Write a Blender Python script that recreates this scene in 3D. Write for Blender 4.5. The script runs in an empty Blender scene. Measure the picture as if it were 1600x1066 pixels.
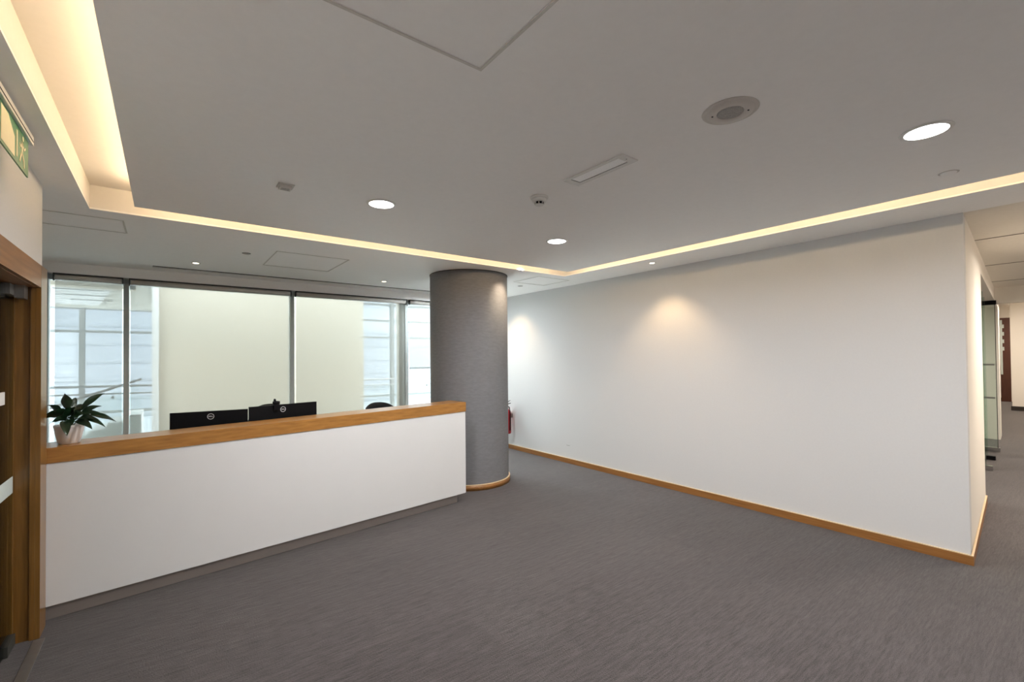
import bpy, bmesh, math, random
from mathutils import Vector, Matrix, Euler
random.seed(7)
C = bpy.context.scene.collection
scn = bpy.context.scene

# ------------------------------------------------------------------ camera
H = 2.683            # ceiling height
camd = bpy.data.cameras.new('camera'); cam = bpy.data.objects.new('camera', camd); C.objects.link(cam)
yaw, pitch, roll = .6525, .0137, -.0088
F = Vector((math.sin(yaw)*math.cos(pitch), math.cos(yaw)*math.cos(pitch), math.sin(pitch)))
R0 = F.cross(Vector((0, 0, 1))).normalized(); U0 = R0.cross(F)
R = R0*math.cos(roll) + U0*math.sin(roll); U = -R0*math.sin(roll) + U0*math.cos(roll)
m = Matrix((R, U, -F)).transposed().to_4x4(); m.translation = Vector((0, 0, 1.6))
cam.matrix_world = m
camd.sensor_width = 36; camd.lens = 708.3/1600*36; camd.shift_y = 16.6/1600
camd.clip_start = .05; camd.clip_end = 200
scn.camera = cam

# ------------------------------------------------------------------ world, exposure
w = bpy.data.worlds.new('sky'); scn.world = w; w.use_nodes = True
bg = w.node_tree.nodes['Background']; bg.inputs[0].default_value = (.88, .95, 1.0, 1); bg.inputs[1].default_value = 11
scn.view_settings.view_transform = 'Standard'; scn.view_settings.look = 'None'
scn.view_settings.exposure = 0.40; scn.view_settings.gamma = 1.0; scn.view_settings.use_curve_mapping = False
scn.cycles.max_bounces = 12; scn.cycles.diffuse_bounces = 8; scn.cycles.transparent_max_bounces = 24
scn.cycles.sample_clamp_indirect = 6.0; scn.cycles.use_denoising = True
scn.cycles.caustics_reflective = False; scn.cycles.caustics_refractive = False

sl = bpy.data.lights.new('sun', 'SUN'); sl.energy = 16; sl.angle = math.radians(25); sl.color = (1, .98, .93)
so = bpy.data.objects.new('sun', sl); C.objects.link(so); so.rotation_euler = (math.radians(23), 0, math.radians(8))   # high, from over the roof

def area(name, loc, power, col, size, size_y=None, shape='DISK', rot=(0, 0, 0), spread=170):
    l = bpy.data.lights.new(name, 'AREA'); l.energy = power; l.color = col; l.shape = shape
    l.size = size; l.spread = math.radians(spread)
    if size_y: l.size_y = size_y
    o = bpy.data.objects.new(name, l); C.objects.link(o); o.location = loc; o.rotation_euler = rot
    return o
COOL = (1.0, .985, .975); WARM = (1.0, .68, .36)
LAMP_W = 28.0
LAMPS = [(1.195, 3.05), (2.89, 3.08), (2.93, .51)]                 # seen in the photo
LAMPS_UNSEEN = [(1.195, .51), (2.93, -1.9), (3.47, 6.25)]                          # same grid, above and behind the camera; last one added to brighten far wall
CORRIDOR_LAMPS = [(6.6, -.3), (9.4, -.2), (13.0, .2), (17.0, .4), (20.4, 1.0)]
ROOM_LAMPS = [(7.5, 2.6), (11.0, 2.8)]
SPOTS = [(.265, 6.105), (2.424, 6.105), (4.47, 6.105), (4.468, 3.164)]
for x, y in LAMPS + LAMPS_UNSEEN: area('lamp_light', (x, y, H-.012), LAMP_W if y < 5 else LAMP_W*1.05, COOL if y < 5 else (.86, .95, 1.0), .16)
for i, (x, y) in enumerate(CORRIDOR_LAMPS): area('lamp_light', (x, y, (H if x < 10.8 else 3.2)-.012), 42 if x < 10 else 56, (1, .89, .77), .16)
for x, y in ROOM_LAMPS: area('lamp_light', (x, y, H-.012), 30, (1, .93, .82), .16)
for x, y in SPOTS:
    l = bpy.data.lights.new('spot_light', 'SPOT'); l.energy = 26; l.color = WARM
    l.spot_size = math.radians(105); l.spot_blend = .7; l.shadow_soft_size = .02
    o = bpy.data.objects.new('spot_light', l); C.objects.link(o); o.location = (x, y, H-.015)

# small unseen spotlight added in the cove to brighten the column top
l = bpy.data.lights.new('column_spot_light', 'SPOT'); l.energy = 42; l.color = (1, .78, .54)
l.spot_size = math.radians(62); l.spot_blend = 1.0; l.shadow_soft_size = .02
CSP = Vector((3.50, 4.275, 2.742))
o = bpy.data.objects.new('column_spot_light', l); C.objects.link(o); o.location = CSP
o.rotation_euler = (Vector((3.42, 4.62, 2.36))-CSP).to_track_quat('-Z', 'Y').to_euler()

# ------------------------------------------------------------------ materials
def s2l(c):
    return tuple(((v/255)/12.92 if v/255 <= .04045 else ((v/255+.055)/1.055)**2.4) for v in c) + (1,)
def mat(name, col, rough=.6, metal=0, spec=.5, bump=0, scale=40, var=.04, stretch=(1, 1, 1), coat=0, detail=4, srgb=True):
    mt = bpy.data.materials.new(name); mt.use_nodes = True; nt = mt.node_tree; N = nt.nodes; L = nt.links
    b = N['Principled BSDF']; c = s2l(col) if srgb else tuple(col)+(1,)
    b.inputs['Roughness'].default_value = rough; b.inputs['Metallic'].default_value = metal
    b.inputs['Specular IOR Level'].default_value = spec; b.inputs['Coat Weight'].default_value = coat
    b.inputs['Coat Roughness'].default_value = .12
    tc = N.new('ShaderNodeTexCoord'); mp = N.new('ShaderNodeMapping'); mp.inputs['Scale'].default_value = stretch
    L.new(tc.outputs['Object'], mp.inputs['Vector'])
    nz = N.new('ShaderNodeTexNoise'); nz.inputs['Scale'].default_value = scale; nz.inputs['Detail'].default_value = detail
    L.new(mp.outputs[0], nz.inputs['Vector'])
    rp = N.new('ShaderNodeValToRGB'); rp.color_ramp.elements[0].position = .3; rp.color_ramp.elements[1].position = .7
    rp.color_ramp.elements[0].color = tuple(v*(1-var) for v in c[:3])+(1,)
    rp.color_ramp.elements[1].color = tuple(min(1, v*(1+var)) for v in c[:3])+(1,)
    L.new(nz.outputs[0], rp.inputs[0]); L.new(rp.outputs[0], b.inputs['Base Color'])
    if bump:
        bp = N.new('ShaderNodeBump'); bp.inputs['Strength'].default_value = bump; bp.inputs['Distance'].default_value = .01
        L.new(nz.outputs[0], bp.inputs['Height']); L.new(bp.outputs[0], b.inputs['Normal'])
    return mt
def emit(name, col, strength):
    mt = bpy.data.materials.new(name); mt.use_nodes = True; nt = mt.node_tree
    nt.nodes.remove(nt.nodes['Principled BSDF']); e = nt.nodes.new('ShaderNodeEmission')
    e.inputs[0].default_value = tuple(col)+(1,); e.inputs[1].default_value = strength
    nt.links.new(e.outputs[0], nt.nodes['Material Output'].inputs[0]); return mt
def glass(name, tint=(.93, .98, .96), refl=.12):
    mt = bpy.data.materials.new(name); mt.use_nodes = True; nt = mt.node_tree; N = nt.nodes; L = nt.links
    N.remove(N['Principled BSDF'])
    t = N.new('ShaderNodeBsdfTransparent'); t.inputs[0].default_value = tuple(tint)+(1,)
    g = N.new('ShaderNodeBsdfGlossy'); g.inputs['Roughness'].default_value = .02
    fr = N.new('ShaderNodeFresnel'); fr.inputs[0].default_value = 1.35
    mx = N.new('ShaderNodeMixShader'); L.new(fr.outputs[0], mx.inputs[0]); L.new(t.outputs[0], mx.inputs[1]); L.new(g.outputs[0], mx.inputs[2])
    L.new(mx.outputs[0], N['Material Output'].inputs[0]); return mt
def wood(name, c1, c2, axis='x', rough=.35, coat=.3):
    mt = mat(name, c1, rough=rough, coat=coat, bump=.03, scale=9,
             stretch={'x': (.35, 6, 6), 'y': (6, .35, 6), 'z': (6, 6, .35)}[axis], var=0, detail=6)
    rp = [n for n in mt.node_tree.nodes if n.type == 'VALTORGB'][0]
    rp.color_ramp.elements[0].color = s2l(c1); rp.color_ramp.elements[1].color = s2l(c2)
    rp.color_ramp.elements[0].position = .25; rp.color_ramp.elements[1].position = .75
    return mt
M = {}
M['wall'] = mat('wall_paint', (0.68, .675, .67), rough=.85, spec=.2, bump=.02, scale=60, var=.01, srgb=False)
M['wall_warm'] = mat('wall_paint_warm', (.80, .76, .70), rough=.85, spec=.2, bump=.02, scale=60, var=.01, srgb=False)
M['ceil'] = mat('ceiling_paint', (.94, .93, .91), rough=.9, spec=.15, scale=30, var=.01, srgb=False)
M['ceil_cor'] = mat('corridor_ceiling_paint', (.80, .76, .69), rough=.9, spec=.15, scale=30, var=.02, srgb=False)
M['hatch_trim'] = mat('hatch_trim_paint', (.66, .64, .60), rough=.8, spec=.15, srgb=False)
M['seam'] = mat('seam_shadow_strip', (.22, .20, .17), rough=.9, srgb=False)
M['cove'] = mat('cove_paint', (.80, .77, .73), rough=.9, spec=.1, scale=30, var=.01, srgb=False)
M['white'] = mat('white_plastic', (.74, .73, .70), rough=.45, var=.01, srgb=False)
M['offwhite'] = mat('offwhite_plastic', (.60, .57, .53), rough=.5, var=.02, srgb=False)
M['laminate'] = mat('white_laminate', (.69, .682, .675), rough=.4, spec=.4, var=.006, scale=6, srgb=False)
M['oak_x'] = wood('oak_veneer', (140, 92, 36), (176, 124, 58), 'x', .35, .2)
M['oak_y'] = wood('oak_trim', (132, 86, 40), (162, 112, 60), 'y', .4, .2)
M['oak_z'] = wood('oak_door_frame', (112, 78, 32), (144, 102, 48), 'z', .32, .4)
M['oak_edge'] = wood('pale_oak_edge', (205, 178, 140), (222, 196, 160), 'y', .5, 0)
M['steel'] = mat('brushed_steel', (150, 148, 145), rough=.35, metal=.8, var=.05, stretch=(1, 1, 30), scale=20)
M['steel_x'] = mat('brushed_steel_plinth', (158, 150, 145), rough=.42, metal=.25, var=.06, stretch=(1, 1, 60), scale=30)
M['emblem'] = mat('silver_print', (.62, .62, .64), rough=.5, srgb=False)
M['chrome'] = mat('chrome', (200, 200, 200), rough=.15, metal=1, var=0)
M['alu'] = mat('window_aluminium', (172, 180, 180), rough=.5, metal=.15, var=.03)
M['alu_dark'] = mat('dark_aluminium', (66, 66, 62), rough=.5, metal=.3, var=.03)
M['black'] = mat('black_plastic', (.005, .005, .006), rough=.5, spec=.12, var=.1, srgb=False)
M['blackgloss'] = mat('black_fabric', (.012, .012, .012), rough=.8, spec=.2, var=.2, srgb=False)
M['dark_gap'] = mat('dark_gap', (.03, .028, .025), rough=.9, spec=.1, var=.1, srgb=False)
M['grille'] = mat('grey_mesh', (.40, .385, .365), rough=.7, spec=.2, var=.5, scale=500, srgb=False)
M['grey_lens'] = mat('grey_lens', (.96, .97, .96), rough=.4, var=.05, scale=90, srgb=False)
M['lamp'] = emit('lamp_diffuser', (1, .98, .96), 9.0)
M['lamp_warm'] = emit('spot_lens', (1, .86, .62), 6.0)
M['led'] = emit('led_strip', (1.0, .74, .45), 19.0)
M['glass'] = glass('window_glass', (.97, .99, .98))
M['glass_door'] = glass('door_glass', (.86, .92, .89))
M['green'] = mat('sign_green', (20, 120, 70), rough=.35, var=.05)
M['sign_white'] = mat('sign_white', (235, 228, 190), rough=.4, var=.02)
M['red'] = mat('red_enamel', (175, 14, 28), rough=.3, coat=.4, var=.03)
M['pot'] = mat('glazed_pot', (.70, .66, .63), rough=.35, var=.02, srgb=False)
M['soil'] = mat('soil', (44, 32, 24), rough=1, bump=.8, scale=120, var=.4)
M['frost'] = mat('frosted_film', (195, 205, 200), rough=.6, var=.02)
M['brown'] = mat('dark_brown_door', (74, 36, 22), rough=.4, var=.2, stretch=(6, 6, .5), scale=8)
M['blackbase'] = mat('black_skirting', (.02, .016, .014), rough=.5, srgb=False)
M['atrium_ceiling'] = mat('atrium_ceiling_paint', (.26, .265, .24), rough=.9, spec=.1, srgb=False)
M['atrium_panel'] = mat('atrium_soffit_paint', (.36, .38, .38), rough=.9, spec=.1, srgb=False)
M['atrium_steel'] = mat('atrium_rail_steel', (.10, .11, .11), rough=.5, metal=.3, srgb=False)
M['post_beige'] = mat('post_beige_paint', (.36, .345, .30), rough=.8, srgb=False)
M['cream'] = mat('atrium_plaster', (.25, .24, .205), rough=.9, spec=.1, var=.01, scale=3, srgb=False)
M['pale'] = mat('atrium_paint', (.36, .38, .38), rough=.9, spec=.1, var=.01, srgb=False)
M['concrete'] = mat('atrium_floor_stone', (.75, .76, .76), rough=.6, var=.04, scale=2, srgb=False)
M['facade_metal'] = mat('facade_metal', (.045, .052, .052), rough=.6, metal=.1, var=.03, srgb=False)
M['bluewall'] = mat('pale_blue_cladding', (.080, .090, .107), rough=.8, var=.03, scale=.6, srgb=False)
M['bluejoint'] = mat('cladding_joint_paint', (.075, .086, .10), rough=.8, srgb=False)
M['scuff'] = mat('scuff', (150, 146, 140), rough=.9)

# leaves
lf = mat('peace_lily_leaf', (18, 44, 22), rough=.35, spec=.5, var=.45, scale=14, coat=.15); M['leaf'] = lf
M['stem'] = mat('leaf_stalk', (52, 84, 40), rough=.5, var=.1)

# column wallcovering: fine uneven weave
def column_mat():
    mt = mat('grey_textured_wallcovering', (122, 122, 125), rough=.75, spec=.3, bump=.22, scale=16, stretch=(1, 1, 3), var=.07, detail=8)
    return mt
M['column'] = column_mat()

# carpet: streaks running along X, laid in tiles of slightly different tone
def carpet():
    mt = bpy.data.materials.new('grey_carpet'); mt.use_nodes = True; nt = mt.node_tree; N = nt.nodes; L = nt.links
    b = N['Principled BSDF']; b.inputs['Roughness'].default_value = .95; b.inputs['Specular IOR Level'].default_value = .15
    b.inputs['Sheen Weight'].default_value = .25; b.inputs['Sheen Roughness'].default_value = .45
    tc = N.new('ShaderNodeTexCoord')
    def nz(sc, stretch, det=3, dist=0):
        mp = N.new('ShaderNodeMapping'); mp.inputs['Scale'].default_value = stretch; L.new(tc.outputs['Object'], mp.inputs[0])
        n = N.new('ShaderNodeTexNoise'); n.inputs['Scale'].default_value = sc; n.inputs['Detail'].default_value = det
        n.inputs['Distortion'].default_value = dist; L.new(mp.outputs[0], n.inputs[0]); return n.outputs[0]
    streak = nz(10, (1.1, 9, 1), 5, .4); grain = nz(230, (.6, 1, 1), 2); wide = nz(1.1, (1, 1.6, 1), 2); streak2 = nz(4, (.5, 8, 1), 3)
    br = N.new('ShaderNodeTexBrick'); br.offset = .5; br.inputs['Scale'].default_value = 1
    br.inputs['Brick Width'].default_value = 1.0; br.inputs['Row Height'].default_value = .5; br.inputs['Mortar Size'].default_value = 0
    br.inputs['Color1'].default_value = (.93, .93, .93, 1); br.inputs['Color2'].default_value = (1.07, 1.07, 1.07, 1)
    L.new(tc.outputs['Object'], br.inputs[0])
    def mth(op, a, bb):
        n = N.new('ShaderNodeMath'); n.operation = op
        for i, v in enumerate((a, bb)):
            if isinstance(v, (int, float)): n.inputs[i].default_value = v
            else: L.new(v, n.inputs[i])
        return n.outputs[0]
    s = mth('ADD', mth('MULTIPLY', streak, .42), mth('MULTIPLY', grain, .46))
    s = mth('ADD', s, mth('MULTIPLY', streak2, .20)); s = mth('ADD', s, mth('MULTIPLY', wide, .10))
    rp = N.new('ShaderNodeValToRGB'); e = rp.color_ramp.elements
    e[0].position = .44; e[1].position = .74
    e[0].color = (.034, .028, .029, 1); e[1].color = (.096, .083, .083, 1)
    L.new(s, rp.inputs[0])
    mx = N.new('ShaderNodeMix'); mx.data_type = 'RGBA'; mx.blend_type = 'MULTIPLY'; mx.inputs[0].default_value = 1
    L.new(rp.outputs[0], mx.inputs[6]); L.new(br.outputs[0], mx.inputs[7]); L.new(mx.outputs[2], b.inputs['Base Color'])
    bp = N.new('ShaderNodeBump'); bp.inputs['Strength'].default_value = .6; bp.inputs['Distance'].default_value = .006
    L.new(s, bp.inputs['Height']); L.new(bp.outputs[0], b.inputs['Normal'])
    return mt
M['carpet'] = carpet()

# roller blind: open screen weave, partly see-through, glowing with the daylight behind
def blind():
    mt = bpy.data.materials.new('screen_blind_fabric'); mt.use_nodes = True; nt = mt.node_tree; N = nt.nodes; L = nt.links
    N.remove(N['Principled BSDF'])
    t = N.new('ShaderNodeBsdfTransparent'); t.inputs[0].default_value = (1, 1, 1, 1)
    d = N.new('ShaderNodeBsdfDiffuse'); d.inputs[0].default_value = (.66, .67, .60, 1)
    tr = N.new('ShaderNodeBsdfTranslucent'); tr.inputs[0].default_value = (.20, .205, .195, 1)
    m1 = N.new('ShaderNodeMixShader'); m1.inputs[0].default_value = .62; L.new(d.outputs[0], m1.inputs[1]); L.new(tr.outputs[0], m1.inputs[2])
    m2 = N.new('ShaderNodeMixShader'); m2.inputs[0].default_value = .58; L.new(t.outputs[0], m2.inputs[1]); L.new(m1.outputs[0], m2.inputs[2])
    L.new(m2.outputs[0], N['Material Output'].inputs[0]); return mt
M['blind'] = blind()

# ------------------------------------------------------------------ mesh helpers
def link(name, bm, m, parent=None, smooth=False, bevel=0, seg=2):
    if bevel:
        bmesh.ops.bevel(bm, geom=[e for e in bm.edges if len(e.link_faces) == 2 and e.calc_face_angle(0) > .5], offset=bevel, segments=seg, affect='EDGES', profile=.5, clamp_overlap=True)
    bmesh.ops.recalc_face_normals(bm, faces=bm.faces)
    me = bpy.data.meshes.new(name); bm.to_mesh(me); bm.free()
    for mm in (m if isinstance(m, (list, tuple)) else [m]): me.materials.append(M[mm] if isinstance(mm, str) else mm)
    if smooth: me.shade_auto_smooth(math.radians(35)) if hasattr(me, 'shade_auto_smooth') else [setattr(p, 'use_smooth', True) for p in me.polygons]
    if smooth:
        for p in me.polygons: p.use_smooth = True
    o = bpy.data.objects.new(name, me); C.objects.link(o)
    if parent is not None: setpar(o, parent)
    return o
def setpar(o, p):
    o.parent = p
    loc = Vector((0, 0, 0)); q = p
    mw = Matrix.Identity(4); chain = []
    while q is not None: chain.append(q); q = q.parent
    for q in reversed(chain): mw = mw @ (q.matrix_parent_inverse if q.parent else Matrix.Identity(4)) @ Matrix.LocRotScale(q.location, q.rotation_euler, q.scale)
    o.matrix_parent_inverse = mw.inverted()
def bm_(): return bmesh.new()
def box(bm, a, b, mi=0):
    x0, y0, z0 = a; x1, y1, z1 = b
    v = [bm.verts.new(p) for p in ((x0,y0,z0),(x1,y0,z0),(x1,y1,z0),(x0,y1,z0),(x0,y0,z1),(x1,y0,z1),(x1,y1,z1),(x0,y1,z1))]
    for f in ((0,3,2,1),(4,5,6,7),(0,1,5,4),(1,2,6,5),(2,3,7,6),(3,0,4,7)):
        bm.faces.new([v[i] for i in f]).material_index = mi
    return bm
def hexa(bm, bot, top):                     # bot, top: four points each
    v = [bm.verts.new(p) for p in bot] + [bm.verts.new(p) for p in top]
    for f in ((0,3,2,1),(4,5,6,7),(0,1,5,4),(1,2,6,5),(2,3,7,6),(3,0,4,7)): bm.faces.new([v[i] for i in f])
    return bm
def prism(bm, pts, z0, z1):
    lo = [bm.verts.new((x, y, z0)) for x, y in pts]; hi = [bm.verts.new((x, y, z1)) for x, y in pts]; n = len(pts)
    bm.faces.new(lo[::-1]); bm.faces.new(hi)
    for i in range(n): bm.faces.new((lo[i], lo[(i+1) % n], hi[(i+1) % n], hi[i]))
    return bm
def lathe(bm, prof, c, n=32, axis='z'):     # prof: (r, h) pairs
    rings = []
    for r, h in prof:
        ring = []
        if r < 1e-6:
            ring = [bm.verts.new(_ax(c, 0, 0, h, axis))]
        else:
            for i in range(n):
                a = 2*math.pi*i/n; ring.append(bm.verts.new(_ax(c, r*math.cos(a), r*math.sin(a), h, axis)))
        rings.append(ring)
    for a, b in zip(rings, rings[1:]):
        if len(a) == 1 and len(b) == 1: continue
        for i in range(n):
            j = (i+1) % n
            if len(a) == 1: bm.faces.new((a[0], b[j], b[i]))
            elif len(b) == 1: bm.faces.new((a[i], a[j], b[0]))
            else: bm.faces.new((a[i], a[j], b[j], b[i]))
    return bm
def _ax(c, u, v, h, axis):
    d = {'z': (u, v, h), 'x': (h, u, v), 'y': (u, h, v)}[axis]; return (c[0]+d[0], c[1]+d[1], c[2]+d[2])
def tube(bm, pts, r, n=10):
    pts = [Vector(p) for p in pts]; rings = []; up = Vector((0, 0, 1))
    rr = r if isinstance(r, (list, tuple)) else [r]*len(pts)
    for i, p in enumerate(pts):
        t = (pts[min(i+1, len(pts)-1)]-pts[max(i-1, 0)]).normalized()
        s = t.cross(up if abs(t.z) < .9 else Vector((1, 0, 0))).normalized(); q = s.cross(t)
        rings.append([bm.verts.new(p + (s*math.cos(2*math.pi*k/n) + q*math.sin(2*math.pi*k/n))*rr[i]) for k in range(n)])
    for a, b in zip(rings, rings[1:]):
        for k in range(n): bm.faces.new((a[k], a[(k+1) % n], b[(k+1) % n], b[k]))
    bm.faces.new(rings[0][::-1]); bm.faces.new(rings[-1]); return bm
def sheet(bm, outer, holes, z0, z1):        # horizontal plate with holes, real thickness
    for z in (z0, z1):
        edges = []
        for loop in [outer]+holes:
            vs = [bm.verts.new((x, y, z)) for x, y in loop]
            edges += [bm.edges.new((vs[i], vs[(i+1) % len(vs)])) for i in range(len(vs))]
        bmesh.ops.triangle_fill(bm, use_beauty=True, use_dissolve=False, edges=edges)
    for loop in [outer]+holes:
        for i in range(len(loop)):
            a = loop[i]; b = loop[(i+1) % len(loop)]
            bm.faces.new([bm.verts.new(p) for p in ((*a, z0), (*b, z0), (*b, z1), (*a, z1))])
    bmesh.ops.remove_doubles(bm, verts=bm.verts, dist=1e-5); return bm
def tag(o, label=None, cat=None, group=None, kind=None):
    if label: o['label'] = label
    if cat: o['category'] = cat
    if group: o['group'] = group
    if kind: o['kind'] = kind
    return o
def thing(name, loc, label, cat, group=None):
    o = bpy.data.objects.new(name, None); C.objects.link(o); o.location = loc; o.empty_display_size = .1
    return tag(o, label, cat, group)
def struct(name, bm, m, **k): return tag(link(name, bm, m, **k), kind='structure')
def sempty(name, loc=(0, 0, 0)):
    o = bpy.data.objects.new(name, None); C.objects.link(o); o.location = loc; o['kind'] = 'structure'; return o
def dup(root, loc, label, group=None):
    r = root.copy(); C.objects.link(r); r.location = loc; r['label'] = label
    if group: r['group'] = group
    for ch in list(root.children):
        c = ch.copy(); C.objects.link(c); c.parent = r; c.matrix_parent_inverse = ch.matrix_parent_inverse
        for g in ch.children:
            d = g.copy(); C.objects.link(d); d.parent = c; d.matrix_parent_inverse = g.matrix_parent_inverse
    return r
def text(name, s, size, mtx, m, parent, depth=.0006):
    cu = bpy.data.curves.new(name, 'FONT'); cu.body = s; cu.size = size; cu.align_x = 'CENTER'; cu.align_y = 'CENTER'; cu.extrude = depth; cu.offset = size*.02
    t = bpy.data.objects.new('t', cu); C.objects.link(t); dg = bpy.context.evaluated_depsgraph_get()
    me = bpy.data.meshes.new_from_object(t.evaluated_get(dg)); bpy.data.objects.remove(t); me.transform(mtx)
    me.materials.clear(); me.materials.append(M[m]); me.name = name
    o = bpy.data.objects.new(name, me); C.objects.link(o); setpar(o, parent); return o

# ------------------------------------------------------------------ room shell
XR, YC, K = 4.85, .644, .075                # right wall plane; corner; corridor wall slant
def yc(x): return YC + K*(x-XR)
YW = 7.05                                   # glass plane
XL = -.60                                   # door wall face
struct('floor', box(bm_(), (-3, -3.1, -.12), (25, 7.12, 0)), 'carpet')
struct('wall_right', prism(bm_(), [(XR, YC), (5.0, yc(5.0)), (5.0, 7.12), (XR, 7.12)], 0, 2.9), 'wall')
# corridor wall with the opening for the glass doors
OX0, OX1, OZ = 7.02, 12.3, 2.47
T = .32
bm = bm_()
prism(bm, [(5.0, yc(5.0)), (OX0, yc(OX0)), (OX0, yc(OX0)+T), (5.0, yc(5.0)+T)], 0, 3.3)
prism(bm, [(OX0, yc(OX0)), (OX1, yc(OX1)), (OX1, yc(OX1)+T), (OX0, yc(OX0)+T)], OZ, 3.3)
prism(bm, [(OX1, yc(OX1)), (13.0, yc(13.0)), (22.3, 2.19), (22.3, 2.5), (13, yc(13)+T), (OX1, yc(OX1)+T)], 0, 3.3)
struct('wall_corridor', bm, 'wall_warm')
struct('wall_corridor_side', box(bm_(), (XR, -1.35, 0), (22.3, -1.2, 3.3)), 'wall_warm')
struct('wall_corridor_end', prism(bm_(), [(18.9, -1.2), (19.05, -1.2), (19.05, 1.609), (18.9, 1.609)], 0, 3.3), 'wall_warm')
struct('wall_corridor_back', box(bm_(), (22.3, -1.2, 0), (22.45, 2.6, 3.3)), 'wall_warm')
struct('wall_back', box(bm_(), (-.8, -3.1, 0), (5.0, -3.0, 2.9)), 'wall')
struct('wall_right_rear', box(bm_(), (XR, -3.0, 0), (5.0, -1.35, 2.9)), 'wall')
bm = bm_(); box(bm, (5.0, 4.2, 0), (13.3, 4.35, 3.3)); box(bm, (13.15, 1.6, 0), (13.3, 4.2, 3.3))
struct('wall_meeting_room', bm, 'wall_warm')
# door wall on the left, opening for the glass door
DY0, DY1, DZ = 2.45, 3.773, 2.035
XO = -.80                                   # outer face of the door wall
bm = bm_()
box(bm, (XO, -3.0, 0), (XL, DY0, H+.2)); box(bm, (XO, DY0, DZ+.02), (XL, DY1+.02, H+.2)); box(bm, (XO, DY1+.02, 0), (XL, 3.93, H+.2))
box(bm, (-1.2, 3.83, 0), (XO, 3.93, H+.2))
struct('wall_left', bm, 'wall')
struct('wall_window_left', box(bm_(), (-1.20, 3.93, 0), (-1.06, YW, 2.9)), 'wall')
bm = bm_(); box(bm, (-3.0, 1.0, 0), (-2.9, 3.9, H)); box(bm, (-2.9, 3.83, 0), (-1.2, 3.93, H+.2)); box(bm, (-2.9, 1.0, 0), (XO, 1.1, H+.2))
struct('wall_lobby', bm, 'wall_warm')
struct('ceiling_lobby', box(bm_(), (-3, 1.0, H), (XO, 3.93, H+.1)), 'ceil')

# ceiling: perimeter plate with cove hole, slot, hatches
OUT = [(-.429, -2.4), (4.36, -2.4), (4.318, .295), (4.237, 4.373), (-.429, 4.35)]
INN = [(-.175, -2.2), (4.09, -2.2), (4.067, .277), (4.050, 4.122), (-.175, 4.116)]
def rect(x0, y0, x1, y1): return [(x0, y0), (x1, y0), (x1, y1), (x0, y1)]
HAT = [rect(.885, 4.99, 1.58, 5.79), rect(3.95, 4.57, 4.50, 5.10), rect(-.87, 4.58, -.268, 5.0)]
HAT_I = rect(.345, .80, .932, 1.40)
SLOT = rect(-.12, 6.55, 4.70, 6.625)
ce = sempty('ceiling', (2, 2, H))
ring = [(-1.2, -3.1), (5.0, -3.1), (5.0, -1.3), (4.86, -1.3), (4.86, .66), (5.0, .66), (5.0, 6.9), (-1.2, 6.9)]
link('perimeter_panel', sheet(bm_(), ring, [OUT]+HAT+[SLOT], H, H+.012), 'ceil', ce)
link('island_panel', sheet(bm_(), INN, [HAT_I], H, H+.03), 'ceil', ce)
link('cove_top', box(bm_(), (-.7, -2.7, 2.855), (4.7, 4.7, 2.88)), 'cove', ce)
bm = bm_()
for i in range(5):
    a = Vector(OUT[i]+(0,)); b = Vector(OUT[(i+1) % 5]+(0,)); d = (b-a).normalized(); n = Vector((d.y, -d.x, 0))*.02
    prism(bm, [tuple(a.xy), tuple(b.xy), tuple((b+n).xy), tuple((a+n).xy)], H+.0122, 2.8548)
link('cove_side', bm, 'cove', ce)
for h_, nm in [(h, 0) for h in HAT+[HAT_I]]:
    (x0, y0), _, (x1, y1), _ = h_
    bm = bm_(); e = .011
    for a_, b_ in (((x0-e, y0-e), (x1+e, y0)), ((x0-e, y1), (x1+e, y1+e)), ((x0-e, y0), (x0, y1)), ((x1, y0), (x1+e, y1))): box(bm, (*a_, H-.0028), (*b_, H-.0002))
    link('hatch_trim', bm, 'hatch_trim', ce)
    hp = link('access_hatch', box(bm_(), (x0+.003, y0+.003, H+.0005), (x1-.003, y1-.003, H+.02)), 'ceil', ce, bevel=.001, seg=1)
    bm = bm_(); box(bm, (x0-.01, y0-.01, H+.03), (x1+.01, y1+.01, H+.034)); link('hatch_backing', bm, 'dark_gap', ce)
x0, y0 = SLOT[0]; x1, y1 = SLOT[2]
bm = bm_(); box(bm, (x0+.001, y0+.001, H+.004), (x1-.001, y1-.001, H+.0119)); link('slot_diffuser', bm, 'dark_gap', ce)
bm = bm_(); box(bm, (x0, y1, H-.003), (x1, y1+.02, H)); link('slot_trim', bm, 'white', ce)
struct('trim_1', box(bm_(), (-1.06, 6.9, 2.572), (XR, 7.12, H+.03)), 'ceil')          # pelmet above the windows
struct('roof', box(bm_(), (-3.0, -3.1, 2.9), (10.8, 7.12, 3.0)), 'ceil')
struct('roof_corridor', box(bm_(), (10.8, -1.35, 3.2), (22.45, 4.35, 3.3)), 'ceil_cor')
cc = sempty('ceiling_corridor', (8, 0, H))
for a, b in ((XR+.012, 6.13), (6.16, 8.01), (8.05, 9.88), (9.93, 10.8)):
    link('ceiling_panel', prism(bm_(), [(a, -1.2), (b, -1.2), (b, yc(b)), (a, yc(a))], H, H+.02), 'ceil_cor', cc, bevel=.002, seg=1)
link('panel_backing', box(bm_(), (XR, -1.2, H+.0201), (10.8, 1.1, H+.03)), 'dark_gap', cc)
for xx in (6.13, 8.01, 9.88): link('joint_bar', prism(bm_(), [(xx, -1.2), (xx+.008, -1.2), (xx+.008, yc(xx)), (xx, yc(xx))], H-.005, H+.0199), 'seam', cc)
struct('trim_2', box(bm_(), (10.8, -1.2, 2.42), (10.95, yc(10.8), 3.2)), 'wall_warm')        # bulkhead across the corridor
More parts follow.
